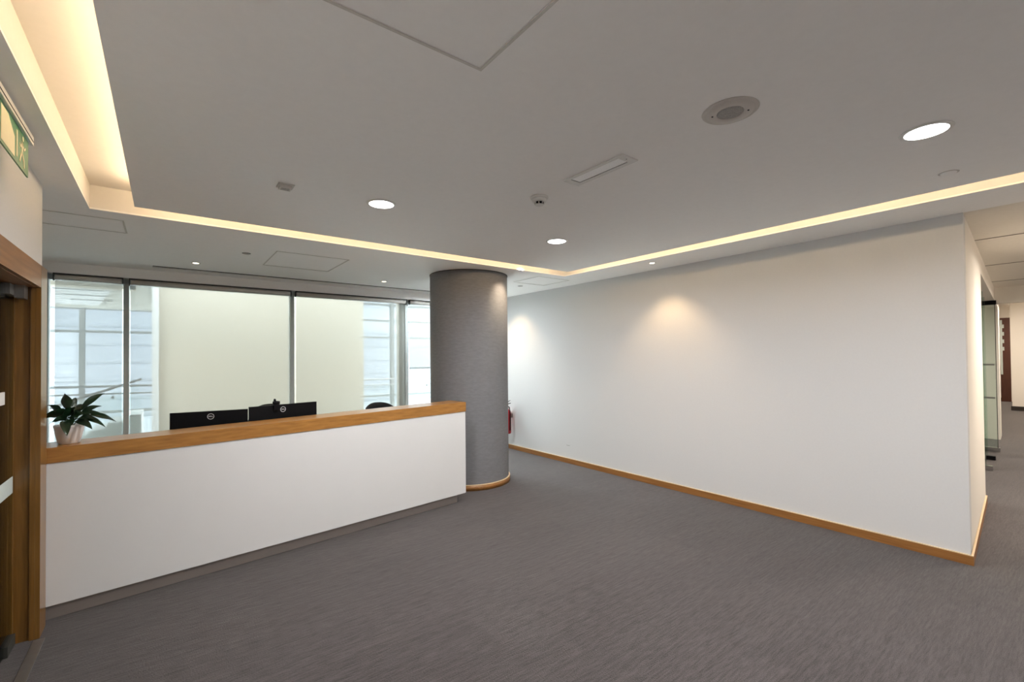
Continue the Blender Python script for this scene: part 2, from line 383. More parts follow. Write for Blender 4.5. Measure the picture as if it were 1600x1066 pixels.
struct('ceiling_meeting_room', box(bm_(), (5.0, .9, H+.035), (13.3, 4.2, H+.08)), 'ceil_cor')

# LED strips lying behind the edge of the ceiling island
for i in range(5):
    if i == 0: continue
    a = Vector(INN[i]+(0,)); b = Vector(INN[(i+1) % 5]+(0,)); d = (b-a).normalized(); n = Vector((-d.y, d.x, 0))
    a = a + n*.012 + d*.03; b = b + n*.012 - d*.03
    t = thing('led_strip', ((a.x+b.x)/2, (a.y+b.y)/2, H+.03), ['', 'warm light strip in the cove along the long white wall, camera end', 'warm light strip in the ceiling cove along the long white wall', 'warm light strip in the ceiling cove before the windows', 'warm light strip in the ceiling cove above the left door'][i], 'light strip', 'cove light strips')
    link('strip', prism(bm_(), [tuple(a.xy), tuple(b.xy), tuple((b+n*.012).xy), tuple((a+n*.012).xy)], H+.034, H+.05), 'led', t)
    link('strip_base', prism(bm_(), [tuple(a.xy), tuple(b.xy), tuple((b+n*.012).xy), tuple((a+n*.012).xy)], H+.0302, H+.034), 'white', t)

# skirtings
br = sempty('baseboard_right', (XR, 3.5, 0))
bm = prism(bm_(), [(XR-.014, YC-.004), (XR, YC-.004), (XR, YW-.1), (XR-.014, YW-.1)], 0, .070); link('board', bm, 'oak_y', br)
bm = prism(bm_(), [(XR-.014, YC-.004), (XR, YC-.004), (XR, YW-.1), (XR-.014, YW-.1)], .070, .076); link('top_edge', bm, 'oak_edge', br)
bc = sempty('baseboard_corridor', (5.5, .7, 0))
for nm, z0, z1, mm in (('board', 0, .070, 'oak_y'), ('top_edge', .070, .076, 'oak_edge')):
    link(nm, prism(bm_(), [(XR-.014, YC-.018), (OX0, yc(OX0)-.014), (OX0, yc(OX0)), (XR-.014, YC-.004)], z0, z1), mm, bc)
bb = sempty('baseboard_corridor_end', (18.9, 0, 0))
link('board', box(bm_(), (18.87, -1.2, 0), (18.9, 1.63, .12)), 'blackbase', bb)
link('board', box(bm_(), (22.27, 1.5, 0), (22.3, 2.2, .12)), 'blackbase', bb)

# ------------------------------------------------------------------ windows
MULL = [-1.04, -.37, 1.43, 3.165, 3.90, 4.82]
for i in range(5):
    x0, x1 = MULL[i], MULL[i+1]
    wn = sempty('window_%d' % (i+1), ((x0+x1)/2, YW, 0))
    bm = bm_(); box(bm, (x1-.025, YW-.05, 0), (x1+.025, YW+.07, 2.572)); link('mullion', bm, 'alu', wn, bevel=.003)
    if i == 0:
        bm = bm_(); box(bm, (x0-.02, YW-.05, 0), (x0+.02, YW+.07, 2.572)); link('mullion', bm, 'alu', wn, bevel=.003)
    if i == 2: link('outer_post', box(bm_(), (3.075, YW+.0705, 0), (3.195, YW+.16, 2.9)), 'post_beige', wn)
    a, b = x0+.025, x1-.025
    link('sill_rail', box(bm_(), (a, YW-.03, 0), (b, YW+.05, .09)), 'alu', wn, bevel=.003)
    link('head_rail', box(bm_(), (a, YW-.03, 2.51), (b, YW+.05, 2.572)), 'alu', wn, bevel=.003)
    link('pane', box(bm_(), (a, YW+.005, .09), (b, YW+.017, 2.51)), 'glass', wn)
BL = [(-.965, -.405, .06, 'narrow screen roller blind behind the potted plant, fully lowered'),
      (-.33, 1.395, .06, 'wide screen roller blind behind the left monitor, fully lowered'),
      (1.47, 3.125, .06, 'wide screen roller blind behind the rear right chair, beside the column'),
      (3.205, 3.865, 1.445, 'screen roller blind next to the column, lowered only halfway')]
for x0, x1, zb, lab in BL:
    t = thing('roller_blind', ((x0+x1)/2, 6.965, 2.5), lab, 'blind', 'roller blinds along the window wall')
    bm = bm_(); n = 24; 
    for k in range(n):
        u0, u1 = x0+(x1-x0)*k/n, x0+(x1-x0)*(k+1)/n
        f = [bm.verts.new(p) for p in ((u0, 6.975, zb), (u1, 6.975, zb), (u1, 6.975, 2.505), (u0, 6.975, 2.505))]; bm.faces.new(f)
    bmesh.ops.remove_doubles(bm, verts=bm.verts, dist=1e-5); link('fabric', bm, 'blind', t)
    bm = lathe(bm_(), [(0, 0), (.032, 0), (.032, x1-x0-.01), (0, x1-x0-.01)], (x0+.005, 6.955, 2.533), 20, 'x'); link('roller_tube', bm, 'offwhite', t, smooth=True)
    bm = box(bm_(), (x0-.01, 6.92, 2.556), (x1+.01, 6.99, 2.571)); link('head_channel', bm, 'alu_dark', t)
    for xx in (x0-.012, x1+.004):
        link('bracket', box(bm_(), (xx, 6.93, 2.49), (xx+.008, 6.99, 2.571)), 'alu_dark', t, bevel=.001)
    link('bottom_bar', box(bm_(), (x0, 6.967, zb-.014), (x1, 6.983, zb+.012)), 'alu', t, bevel=.002)
    if zb > 1 or x1 > 1.4: 
        bm = bm_(); xx = x1+.012
        tube(bm, [(xx, 6.95, 2.52), (xx, 6.945, 1.5), (xx, 6.95, .95)], .003, 6); link('bead_chain', bm, 'offwhite', t)

# ------------------------------------------------------------------ column
co = thing('column', (3.19, 5.10, 0), 'round grey textured column with oak skirting standing behind the counter end', 'column')
cx, cy, cr = 3.19, 5.105, .508
link('shaft', lathe(bm_(), [(cr, .07), (cr, H-.012)], (cx, cy, 0), 96), 'column', co, smooth=True)
link('top_ring', lathe(bm_(), [(cr+.003, H-.012), (cr+.005, H-.008), (cr+.005, H-.0003), (cr-.01, H-.0003)], (cx, cy, 0), 96), 'alu_dark', co, smooth=True)
link('skirting', lathe(bm_(), [(cr, 0), (cr+.018, 0), (cr+.018, .064), (cr, .064)], (cx, cy, 0), 96), 'oak_y', co, smooth=True)
link('skirting_top', lathe(bm_(), [(cr-.002, .064), (cr+.019, .064), (cr+.017, .071), (cr-.002, .071)], (cx, cy, 0), 96), 'oak_edge', co, smooth=True)

# ------------------------------------------------------------------ reception counter
A = Vector((-.576, 3.955)); B = Vector((2.665, 4.357)); D2 = (B-A).normalized(); N2 = Vector((-D2.y, D2.x)); CL = (B-A).length
def cp(u, v, z): p = A + D2*u + N2*v; return (p.x, p.y, z)           # along, back, up
def ztop(u): return 1.070 + .0125*u                               # worktop surface
def zbot(u): return .975 + .0095*u
def cbox(bm, u0, u1, v0, v1, z0a, z0b, z1a, z1b):                    # z at u0 / u1
    return hexa(bm, [cp(u0, v0, z0a), cp(u1, v0, z0b), cp(u1, v1, z0b), cp(u0, v1, z0a)], [cp(u0, v0, z1a), cp(u1, v0, z1b), cp(u1, v1, z1b), cp(u0, v1, z1a)])
rc = thing('reception_counter', cp(CL/2, .15, 0), 'long reception counter with white front, oak top and grey plinth', 'counter')
UL = -.20
link('front_panel', cbox(bm_(), UL, CL, 0, .025, .1, .1, zbot(UL), zbot(CL)), 'laminate', rc, bevel=.0015, seg=1)
link('end_panel', cbox(bm_(), CL-.025, CL, .0255, .265, .1, .1, zbot(CL-.025), zbot(CL)), 'laminate', rc, bevel=.0015, seg=1)
link('back_panel', cbox(bm_(), UL, CL-.026, .24, .262, .02, .02, zbot(UL), zbot(CL)), 'laminate', rc)
link('plinth', cbox(bm_(), UL, CL-.08, .055, .23, 0, 0, .0995, .0995), 'steel_x', rc)
link('countertop', cbox(bm_(), UL, CL+.004, -.006, .275, zbot(UL), zbot(CL), ztop(UL), ztop(CL)), 'oak_x', rc, bevel=.002, seg=2)
link('work_surface', cbox(bm_(), UL, CL-.3, .263, .70, .71, .71, .74, .74), 'oak_x', rc, bevel=.002)
link('side_panel', cbox(bm_(), CL-.33, CL-.305, .263, .68, 0, 0, .7095, .7095), 'laminate', rc)
link('side_panel', cbox(bm_(), 1.2, 1.225, .263, .68, 0, 0, .7095, .7095), 'laminate', rc)

# ------------------------------------------------------------------ monitors
def monitor(p0, p1, ztop_, label, tilt, logo_u):
    a = Vector(p0); b = Vector(p1); d = (b-a).normalized(); n = Vector((-d.y, d.x)); W = (b-a).length
    mid = (a+b)/2 + n*.12
    t = thing('monitor', (mid.x, mid.y, .7401), label, 'monitor', 'monitors on the reception desk')
    def q(u, v, z): p = a + d*u + n*v; return (p.x, p.y, z)
    hgt = .33; z0 = ztop_-hgt
    def qb(u0, u1, v0, v1, za, zb): return hexa(bm_(), [q(u0, v0, za), q(u1, v0, za), q(u1, v1, za), q(u0, v1, za)], [q(u0, v0, zb), q(u1, v0, zb), q(u1, v1, zb), q(u0, v1, zb)])
    link('housing', qb(0, W, 0, .022, z0, ztop_), 'black', t, bevel=.005)
    link('screen', qb(.008, W-.008, .0221, .0235, z0+.02, ztop_-.008), 'blackgloss', t)
    link('back_bulge', qb(W*.3, W*.7, -.022, -.0002, z0+.04, z0+.20), 'black', t, bevel=.008)
    bm = bm_(); c = q(W/2, -.032, 0); tube(bm, [(c[0], c[1], .752), (c[0], c[1], z0+.15)], .02, 12); link('stand_neck', bm, 'steel', t, smooth=True)
    link('stand_base', qb(W/2-.12, W/2+.12, -.08, .1, .7402, .752), 'steel', t, bevel=.003)
    # emblem ring and lettering on the back
    cc_ = q(logo_u, 0, 0); X = Vector((d.x, d.y, 0)); Z = Vector((0, 0, 1)); Nn = Vector((-n.x, -n.y, 0))
    cen = Vector((cc_[0], cc_[1], ztop_-.044)) + Nn*.0012
    mt = Matrix((X, Z, Nn)).transposed().to_4x4(); mt.translation = cen
    bm = bm_(); rr = .0245
    for k in range(40):
        a0, a1 = 2*math.pi*k/40, 2*math.pi*(k+1)/40
        pts = [mt @ Vector((r*math.cos(t_), r*math.sin(t_), 0)) for r, t_ in ((rr, a0), (rr, a1), (rr-.004, a1), (rr-.004, a0))]
        bm.faces.new([bm.verts.new(p) for p in pts])
    link('emblem_ring', bm, 'emblem', t)
    text('emblem_lettering', 'DELL', .0145, mt, 'emblem', t)
    return t
monitor((.026, 4.562), (.565, 4.500), 1.178, 'black monitor on the left, seen from behind over the counter', 0, .275)
monitor((.578, 4.498), (1.165, 4.655), 1.193, 'black monitor on the right with a webcam on its top edge', 0, .285)
wc = thing('webcam', (.79, 4.56, 1.193), 'small black webcam clipped on top of the right monitor', 'webcam')
link('camera_body', lathe(bm_(), [(0, -.03), (.014, -.028), (.016, 0), (.014, .028), (0, .03)], (.795, 4.553, 1.213), 16, 'x'), 'black', wc, smooth=True)
link('clip', box(bm_(), (.775, 4.53, 1.150), (.815, 4.546, 1.2)), 'black', wc, bevel=.003)
link('clip_foot', box(bm_(), (.775, 4.5462, 1.1945), (.815, 4.60, 1.2)), 'black', wc, bevel=.001)
link('top_lens', lathe(bm_(), [(0, 0), (.009, .001), (.011, .012), (.008, .022), (0, .024)], (.783, 4.553, 1.226), 12), 'black', wc, smooth=True)

# ------------------------------------------------------------------ office chairs behind the counter
def chair(x, y, rz, ztop_, label):
    t = thing('office_chair', (x, y, 0), label, 'chair', 'office chairs behind the counter')
    rot = Matrix.Translation((x, y, 0)) @ Matrix.Rotation(rz, 4, 'Z')
    def put(nm, bm, m_, sm=True, bv=0, par=t):
        bmesh.ops.transform(bm, matrix=rot, verts=bm.verts); return link(nm, bm, m_, par, smooth=sm, bevel=bv)
    bm = bm_(); W, n, mr = .25, 14, 12; hb = ztop_-.52      # curved back: local +y is the sitter's back side
    g = []
    for side in (0, 1):
        rows = []
        for j in range(mr+1):
            v = j/mr; row = []
            wv = W*(.80+.20*math.sin(math.pi*min(1, v*1.1)))
            for i in range(n+1):
                u = i/n*2-1
                zz = .52 + hb*(v - (.10*(abs(u)**2.6))*v)
                yy = .23 + .06*v - .05*(u*u) + .015*math.sin(v*6) + side*.035
                row.append(bm.verts.new((u*wv*(1-.12*max(0, v-.8)/.2), yy, zz)))
            rows.append(row)
        g.append(rows)
    for side in (0, 1):
        for j in range(mr):
            for i in range(n):
                f = [g[side][j][i], g[side][j][i+1], g[side][j+1][i+1], g[side][j+1][i]]
                bm.faces.new(f if side else f[::-1])
    for i in range(n):
        bm.faces.new((g[0][0][i], g[0][0][i+1], g[1][0][i+1], g[1][0][i])); bm.faces.new((g[0][mr][i], g[1][mr][i], g[1][mr][i+1], g[0][mr][i+1]))
    for j in range(mr):
        bm.faces.new((g[0][j][0], g[0][j+1][0], g[1][j+1][0], g[1][j][0])); bm.faces.new((g[0][j][n], g[1][j][n], g[1][j+1][n], g[0][j+1][n]))
    put('backrest', bm, 'blackgloss')
    put('seat', box(bm_(), (-.24, -.25, .43), (.24, .22, .50)), 'blackgloss', True, .03)
    bm = bm_(); tube(bm, [(0, .15, .42), (0, .27, .45), (0, .31, .62)], .02, 8); put('back_bracket', bm, 'black')
    bm = bm_(); tube(bm, [(0, 0, .09), (0, 0, .43)], .025, 12); put('gas_lift', bm, 'chrome')
    for k in range(5):
        a = 2*math.pi*k/5+.3
        bm = bm_(); tube(bm, [(0, 0, .11), (.28*math.cos(a), .28*math.sin(a), .075)], [.028, .016], 8); lg = put('base_leg', bm, 'black')
        bm = lathe(bm_(), [(0, -.02), (.026, -.02), (.028, 0), (.026, .02), (0, .02)], (.28*math.cos(a), .28*math.sin(a), .0285), 14, 'y'); put('castor', bm, 'black', par=lg)
    return t
chair(2.15, 5.25, .12, 1.058, 'black office chair behind the counter to the right of the monitors')
chair(.85, 5.05, -.1, 1.138, 'black office chair hidden behind the right monitor, only its top edge showing')

# ------------------------------------------------------------------ potted plant
px_, py_, pz = -.497, 4.092, ztop(.09)+.0006
pl = thing('potted_plant', (px_, py_, pz), 'small leafy dark green plant in a white pot on the left end of the counter', 'plant')
bm = lathe(bm_(), [(0, 0), (.050, 0), (.054, .004), (.064, .05), (.073, .105), (.0755, .118), (.073, .121), (.069, .118), (.066, .10), (0, .098)], (px_, py_, pz), 40)
pt_ = link('pot', bm, 'pot', pl, smooth=True)
link('soil', lathe(bm_(), [(0, .102), (.04, .104), (.066, .1005)], (px_, py_, pz), 24), 'soil', pl, smooth=True)
def leaf(tip, width, lift=.05, roll_=0, start=.42, base=None, arch=None):
    tip = Vector(tip); b0 = Vector(base) if base else Vector((px_+random.uniform(-.02, .02), py_+random.uniform(-.02, .02), pz+.10))
    d = tip-b0; midp = b0 + d*.5 + Vector((0, 0, lift)) - Vector((d.x, d.y, 0))*.12
    def P(t): return b0*(1-t)**2 + midp*2*t*(1-t) + tip*t*t
    bm = bm_(); tube(bm, [P(t) for t in (0, start*.4, start*.75, start)], .0022, 6)
    n = 9; rows = []
    for i in range(n+1):
        t = start + (1-start)*i/n; s = i/n; p = P(t); tg = (P(min(1, t+.02))-P(max(0, t-.02))).normalized()
        side = tg.cross(Vector((0, 0, 1)))
        side = side.normalized() if side.length > .05 else Vector((1, 0, 0))
        side = Matrix.Rotation(roll_, 3, tg) @ side; up = side.cross(tg).normalized()
        wdt = width*.5*(math.sin(math.pi*min(1, s**.75)))**.8 if 0 < s < 1 else .0008
        rows.append([bm.verts.new(p + side*wdt*k + up*wdt*.35*(abs(k)) + up*(.004*math.sin(s*9)*k)) for k in (-1, -.5, 0, .5, 1)])
    for a, b in zip(rows, rows[1:]):
        for k in range(4): bm.faces.new((a[k], a[k+1], b[k+1], b[k]))
    for f in bm.faces:
        if len(f.verts) == 4: f.material_index = 0
    link('leaf', bm, 'leaf', pl, smooth=True)
LV = [((-.518, 4.08, 1.396), .062, .02, 1.25, .50), ((-.325, 4.13, 1.385), .042, .07, .9, .35), ((-.335, 4.08, 1.300), .036, .07, .9, .35),
      ((-.335, 4.02, 1.258), .032, .08, .8, .4), ((-.262, 4.05, 1.192), .034, .13, .9, .5), ((-.312, 3.98, 1.170), .034, .13, .9, .45),
      ((-.375, 3.965, 1.165), .05, .10, .8, .35), ((-.492, 3.965, 1.135), .058, .13, .3, .42), ((-.607, 4.05, 1.262), .05, .08, .9, .35),
      ((-.60, 4.10, 1.325), .05, .05, .9, .4), ((-.575, 4.0, 1.215), .04, .07, .8, .4), ((-.368, 4.0, 1.222), .042, .08, .8, .35),
      ((-.475, 4.16, 1.362), .05, .03, 1.0, .4), ((-.45, 4.02, 1.235), .05, .09, .7, .3), ((-.53, 4.02, 1.25), .056, .08, .7, .3),
      ((-.56, 4.03, 1.29), .055, .06, .8, .35), ((-.46, 4.05, 1.30), .05, .06, 1.0, .35), ((-.42, 4.06, 1.26), .05, .06, .9, .3),
      ((-.50, 4.03, 1.305), .055, .05, .9, .4), ((-.42, 4.20, 1.31), .05, .06, .5, .4), ((-.58, 4.20, 1.30), .05, .06, .5, .4),
      ((-.50, 4.24, 1.24), .05, .08, .5, .4), ((-.62, 4.15, 1.23), .045, .08, .6, .4), ((-.47, 3.99, 1.20), .045, .09, .5, .35)]
for a_ in LV: leaf(*a_)

# ------------------------------------------------------------------ left door: oak frame, glass leaf
d1 = sempty('door_1', (XL, 3.2, 0))
XF = -.578                                  # face of the casing
bm = bm_(); box(bm, (XL, DY1, 0), (XF, 3.935, 2.165)); link('casing', bm, 'oak_z', d1, bevel=.002)
bm = bm_(); box(bm, (XL, 2.30, 0), (XF, DY0, 2.165)); link('casing', bm, 'oak_z', d1, bevel=.002)
bm = bm_(); box(bm, (XL, DY0, DZ-.0), (XF-.0005, DY1, 2.1645)); link('header_casing', bm, 'oak_y', d1, bevel=.002)
for x0, x1, dy in ((-.622, XL-.0005, 0), (-.686, -.6225, .012), (-.755, -.6865, 0), (XO, -.7555, .012)):
    bm = bm_(); box(bm, (x0, DY1+dy, 0), (x1, DY1+.03, DZ)); link('jamb_strip', bm, 'oak_z', d1, bevel=.002)
bm = bm_(); box(bm, (XO, DY0+.001, DZ-.001), (XL, DY1+.03, DZ+.02)); link('head_jamb', bm, 'oak_y', d1)
gx = -.692
link('glass_leaf', box(bm_(), (gx-.006, DY0+.01, .02), (gx+.004, DY1-.008, DZ-.012)), 'glass_door', d1)
link('frosted_band', box(bm_(), (gx+.0045, DY0+.01, .862), (gx+.0055, DY1-.008, .955)), 'frost', d1)
pf = link('patch_fitting', box(bm_(), (gx-.022, DY1-.17, DZ-.062), (gx+.020, DY1-.012, DZ-.004)), 'steel', d1, bevel=.003)
link('pivot_box', box(bm_(), (gx+.021, DY1-.09, DZ-.075), (gx+.06, DY1-.004, DZ-.002)), 'steel', d1, bevel=.003)
link('lock_plate', box(bm_(), (gx+.0045, 3.42, 1.375), (gx+.014, 3.55, 1.442)), 'white', d1, bevel=.002)
link('bottom_patch', box(bm_(), (gx-.02, DY1-.17, .012), (gx+.02, DY1-.012, .07)), 'alu_dark', d1, bevel=.003)
link('threshold', box(bm_(), (-.60, DY0, 0.0005), (-.552, DY1-.02, .005)), 'steel', d1)
link('threshold', box(bm_(), (-.76, DY0, 0.0005), (-.70, DY1-.02, .005)), 'steel', d1)

# ------------------------------------------------------------------ exit sign hung beside the door wall
ex = thing('exit_sign', (-.52, 2.75, 2.55), 'green and white emergency exit sign with running figure above the left door', 'sign')
SX, SY0, SY1 = -.512, 2.36, 3.045
link('housing', box(bm_(), (SX-.045, SY0-.01, 2.628), (SX+.012, SY1+.035, 2.668)), 'white', ex, bevel=.004)
link('housing_groove', box(bm_(), (SX+.0121, SY0, 2.641), (SX+.0128, SY1+.03, 2.646)), 'dark_gap', ex)
link('ceiling_bracket', box(bm_(), (SX-.035, SY0+.1, 2.6685), (SX, SY1-.05, H-.0005)), 'offwhite', ex)
link('face', box(bm_(), (SX-.006, SY0, 2.462), (SX, SY1, 2.6275)), 'green', ex)
def flat(pts, m_, nm):
    bm = bm_(); f = bm.faces.new([bm.verts.new((SX+.0012, y, z)) for y, z in pts]); r = bmesh.ops.extrude_face_region(bm, geom=[f])
    bmesh.ops.translate(bm, vec=(-.001, 0, 0), verts=[v for v in r['geom'] if isinstance(v, bmesh.types.BMVert)]); return link(nm, bm, m_, ex)
flat([(2.60, 2.475), (2.80, 2.475), (2.80, 2.56), (2.70, 2.615), (2.60, 2.615)], 'sign_white', 'doorway_symbol')
flat([(2.83, 2.49), (2.848, 2.49), (2.848, 2.605), (2.83, 2.605)], 'sign_white', 'door_edge_symbol')
flat([(2.42, 2.52), (2.50, 2.52), (2.50, 2.495), (2.56, 2.545), (2.50, 2.595), (2.50, 2.57), (2.42, 2.57)], 'sign_white', 'arrow_symbol')
man = bm_()
def bar(y0, z0, y1, z1, wd):
    a = Vector((y0, z0)); b = Vector((y1, z1)); d = (b-a).normalized(); n = Vector((-d.y, d.x))*wd/2
    P = [a+n, b+n, b-n, a-n]
    lo = [man.verts.new((SX+.0004, p.x, p.y)) for p in P]; hi = [man.verts.new((SX+.0014, p.x, p.y)) for p in P]
    man.faces.new(lo[::-1]); man.faces.new(hi)
    for i in range(4): man.faces.new((lo[i], lo[(i+1) % 4], hi[(i+1) % 4], hi[i]))
bar(2.935, 2.585, 2.925, 2.535, .026); bar(2.925, 2.54, 2.955, 2.51, .015); bar(2.955, 2.512, 2.965, 2.478, .013)
bar(2.925, 2.54, 2.90, 2.512, .015); bar(2.90, 2.513, 2.885, 2.485, .013); bar(2.93, 2.578, 2.965, 2.56, .011); bar(2.965, 2.56, 2.985, 2.575, .009)
bar(2.93, 2.578, 2.90, 2.555, .011); bar(2.90, 2.555, 2.882, 2.565, .009)
for k in range(10):
    a0 = 2*math.pi*k/10; a1 = 2*math.pi*(k+1)/10
    man.faces.new([man.verts.new((SX+.0014, 2.94+r*math.cos(a), 2.603+r*math.sin(a))) for r, a in ((0.0001, a0), (.012, a0), (.012, a1))])
link('running_figure', man, 'sign_white', ex)

# ------------------------------------------------------------------ ceiling fittings
def downlight(x, y, z, label, group):
    t = thing('downlight', (x, y, z), label, 'ceiling light', group)
    link('frame', lathe(bm_(), [(.083, -.006), (.098, -.005), (.101, -.0005), (.083, -.0005)], (x, y, z), 40), 'white', t, smooth=True)
    link('diffuser', lathe(bm_(), [(0, -.0045), (.083, -.0045), (.083, -.001), (0, -.001)], (x, y, z), 40), 'lamp', t)
    return t
dl = downlight(*LAMPS[0], H, 'bright round ceiling light nearest the windows, left of the smoke detector', 'round ceiling lights')
dup(dl, (*LAMPS[1], H), 'bright round ceiling light farthest from the camera, beyond the smoke detector', 'round ceiling lights')
dup(dl, (*LAMPS[2], H), 'largest bright round ceiling light, at the upper right of the photo', 'round ceiling lights')
for (x, y), lab in zip(LAMPS_UNSEEN, ('round ceiling light above the camera, left of the loudspeaker', 'round ceiling light far behind the camera', 'added unseen round ceiling light behind the column near the windows')): dup(dl, (x, y, H), lab, 'round ceiling lights')
for (x, y), q in zip(CORRIDOR_LAMPS, ('nearest to the reception', 'second from the reception', 'just beyond the bulkhead', 'before the far corridor end', 'over the dark brown door')):
    dup(dl, (x, y, H if x < 10.8 else 3.2), 'round corridor ceiling light ' + q, 'corridor ceiling lights')
for (x, y), q in zip(ROOM_LAMPS, ('nearer', 'farther')): dup(dl, (x, y, H+.035), q + ' round ceiling light in the room behind the corridor wall', 'side room ceiling lights')
SL = ['small warm ceiling spotlight above the left monitor, near the windows', 'small warm ceiling spotlight just left of the column',
      'small warm ceiling spotlight behind the column by the white wall', 'small warm ceiling spotlight beside the long white wall, in front of the column']
sp0 = None
for (x, y), lab in zip(SPOTS, SL):
    if sp0 is None:
        sp0 = thing('spotlight', (x, y, H), lab, 'spotlight', 'small warm spotlights')
        link('rim', lathe(bm_(), [(.030, -.004), (.043, -.0035), (.045, -.0005), (.030, -.0005)], (x, y, H), 28), 'white', sp0, smooth=True)
        link('lens', lathe(bm_(), [(0, -.0045), (.018, -.004), (.030, -.0025), (.030, -.0008), (0, -.0008)], (x, y, H), 28), 'lamp_warm', sp0, smooth=True)
    else: dup(sp0, (x, y, H), lab, 'small warm spotlights')
t = thing('spotlight', CSP, 'added unseen spotlight up in the ceiling cove, washing the column top', 'spotlight', 'small warm spotlights')
link('housing', lathe(bm_(), [(0, .012), (.02, .012), (.024, .02), (.024, .053), (0, .053)], CSP, 20), 'white', t, smooth=True)
# loudspeaker
sx, sy = 1.982, .99
t = thing('ceiling_speaker', (sx, sy, H), 'round off-white ceiling loudspeaker with a small mesh centre', 'speaker')
link('bezel', lathe(bm_(), [(.055, -.008), (.06, -.011), (.094, -.010), (.098, -.004), (.102, -.006), (.112, -.004), (.116, -.0005), (.055, -.0005)], (sx, sy, H), 56), 'offwhite', t, smooth=True)
link('grille', lathe(bm_(), [(0, -.010), (.04, -.0095), (.055, -.0075), (.055, -.001), (0, -.001)], (sx, sy, H), 40), 'grille', t, smooth=True)
for a in (1.2, 1.2+math.pi):
    a += .9
    link('screw_hole', lathe(bm_(), [(0, -.0125), (.004, -.0125), (.004, -.010), (0, -.010)], (sx+.072*math.cos(a), sy+.072*math.sin(a), H), 12), 'black', t)
# recessed emergency luminaire
t = thing('emergency_light', (1.985, 1.77, H), 'white rectangular recessed emergency light with a grey lens in the ceiling', 'ceiling light')
x0, x1, y0, y1 = 1.928, 2.06, 1.54, 1.995
bm = bm_()
box(bm, (x0, y0, H-.008), (x0+.022, y1, H-.0005)); box(bm, (x1-.03, y0, H-.008), (x1, y1, H-.0005))
box(bm, (x0+.022, y0, H-.008), (x1-.03, y0+.045, H-.0005)); box(bm, (x0+.022, y1-.045, H-.008), (x1-.03, y1, H-.0005))
link('frame', bm, 'white', t)
link('lens', box(bm_(), (x0+.026, y0+.05, H-.006), (x1-.036, y1-.05, H-.001)), 'grey_lens', t)
bm = bm_(); box(bm, (x1-.0355, y0+.045, H-.0052), (x1-.0305, y1-.045, H-.001)); box(bm, (x0+.022, y1-.0495, H-.0052), (x1-.0356, y1-.0455, H-.001)); link('dark_gap', bm, 'dark_gap', t)
link('indicator', lathe(bm_(), [(0, -.0105), (.004, -.0105), (.004, -.008), (0, -.008)], (x0+.06, y0+.022, H), 10), 'grille', t)
# smoke detector
sx, sy = 2.0, 2.30
t = thing('smoke_detector', (sx, sy, H), 'round cream smoke detector with black vents hanging under the ceiling', 'smoke detector')
link('base', lathe(bm_(), [(0, -.0005), (.062, -.0005), (.062, -.010), (.056, -.014), (0, -.014)], (sx, sy, H), 36), 'white', t, smooth=True)
link('body', lathe(bm_(), [(.0, -.0142), (.05, -.0142), (.05, -.026), (.046, -.034), (.040, -.036), (0, -.036)], (sx, sy, H), 36), 'white', t, smooth=True)
link('vent', lathe(bm_(), [(0, -.0362), (.030, -.0362), (.028, -.052), (0, -.052)], (sx, sy, H), 24), 'black', t)
for k in range(8):
    a = 2*math.pi*k/8; c_, s_ = math.cos(a), math.sin(a)
    bm = bm_(); tube(bm, [(sx+.034*c_, sy+.034*s_, H-.036), (sx+.030*c_, sy+.030*s_, H-.053)], .0032, 6); link('rib', bm, 'white', t)
link('cap', lathe(bm_(), [(0, -.0522), (.031, -.0522), (.028, -.058), (.012, -.062), (0, -.062)], (sx, sy, H), 24), 'white', t, smooth=True)
# square sensor
t = thing('occupancy_sensor', (.587, 3.077, H), 'small square beige sensor on the ceiling near the left cove', 'sensor')
link('plate', box(bm_(), (.545, 3.03, H-.007), (.635, 3.12, H-.0005)), 'offwhite', t, bevel=.003)
link('body', box(bm_(), (.555, 3.045, H-.022), (.622, 3.108, H-.0072)), 'offwhite', t, bevel=.004)
link('grille', box(bm_(), (.565, 3.06, H-.0245), (.612, 3.095, H-.0222)), 'grille', t)
# flush sprinkler covers
SPR = [((3.715, .551), .038, 'flat round sprinkler cover beside the cove at the upper right'), ((.649, 5.269), .03, 'small round ceiling sprinkler between the hatch and the left spotlight'),
       ((4.25, 5.341), .03, 'small round ceiling sprinkler between the column and the white wall')]
for (x, y), r, lab in SPR:
    t = thing('sprinkler', (x, y, H), lab, 'sprinkler', 'ceiling sprinklers')
    link('recess_ring', lathe(bm_(), [(r, -.002), (r+.008, -.002), (r+.010, -.0005), (r, -.0005)], (x, y, H), 28), 'alu_dark' if r < .035 else 'offwhite', t, smooth=True)
    link('cover_plate', lathe(bm_(), [(0, -.007), (r-.002, -.006), (r, -.0035), (r, -.001), (0, -.001)], (x, y, H), 28), 'grille' if r < .035 else 'ceil', t, smooth=True)

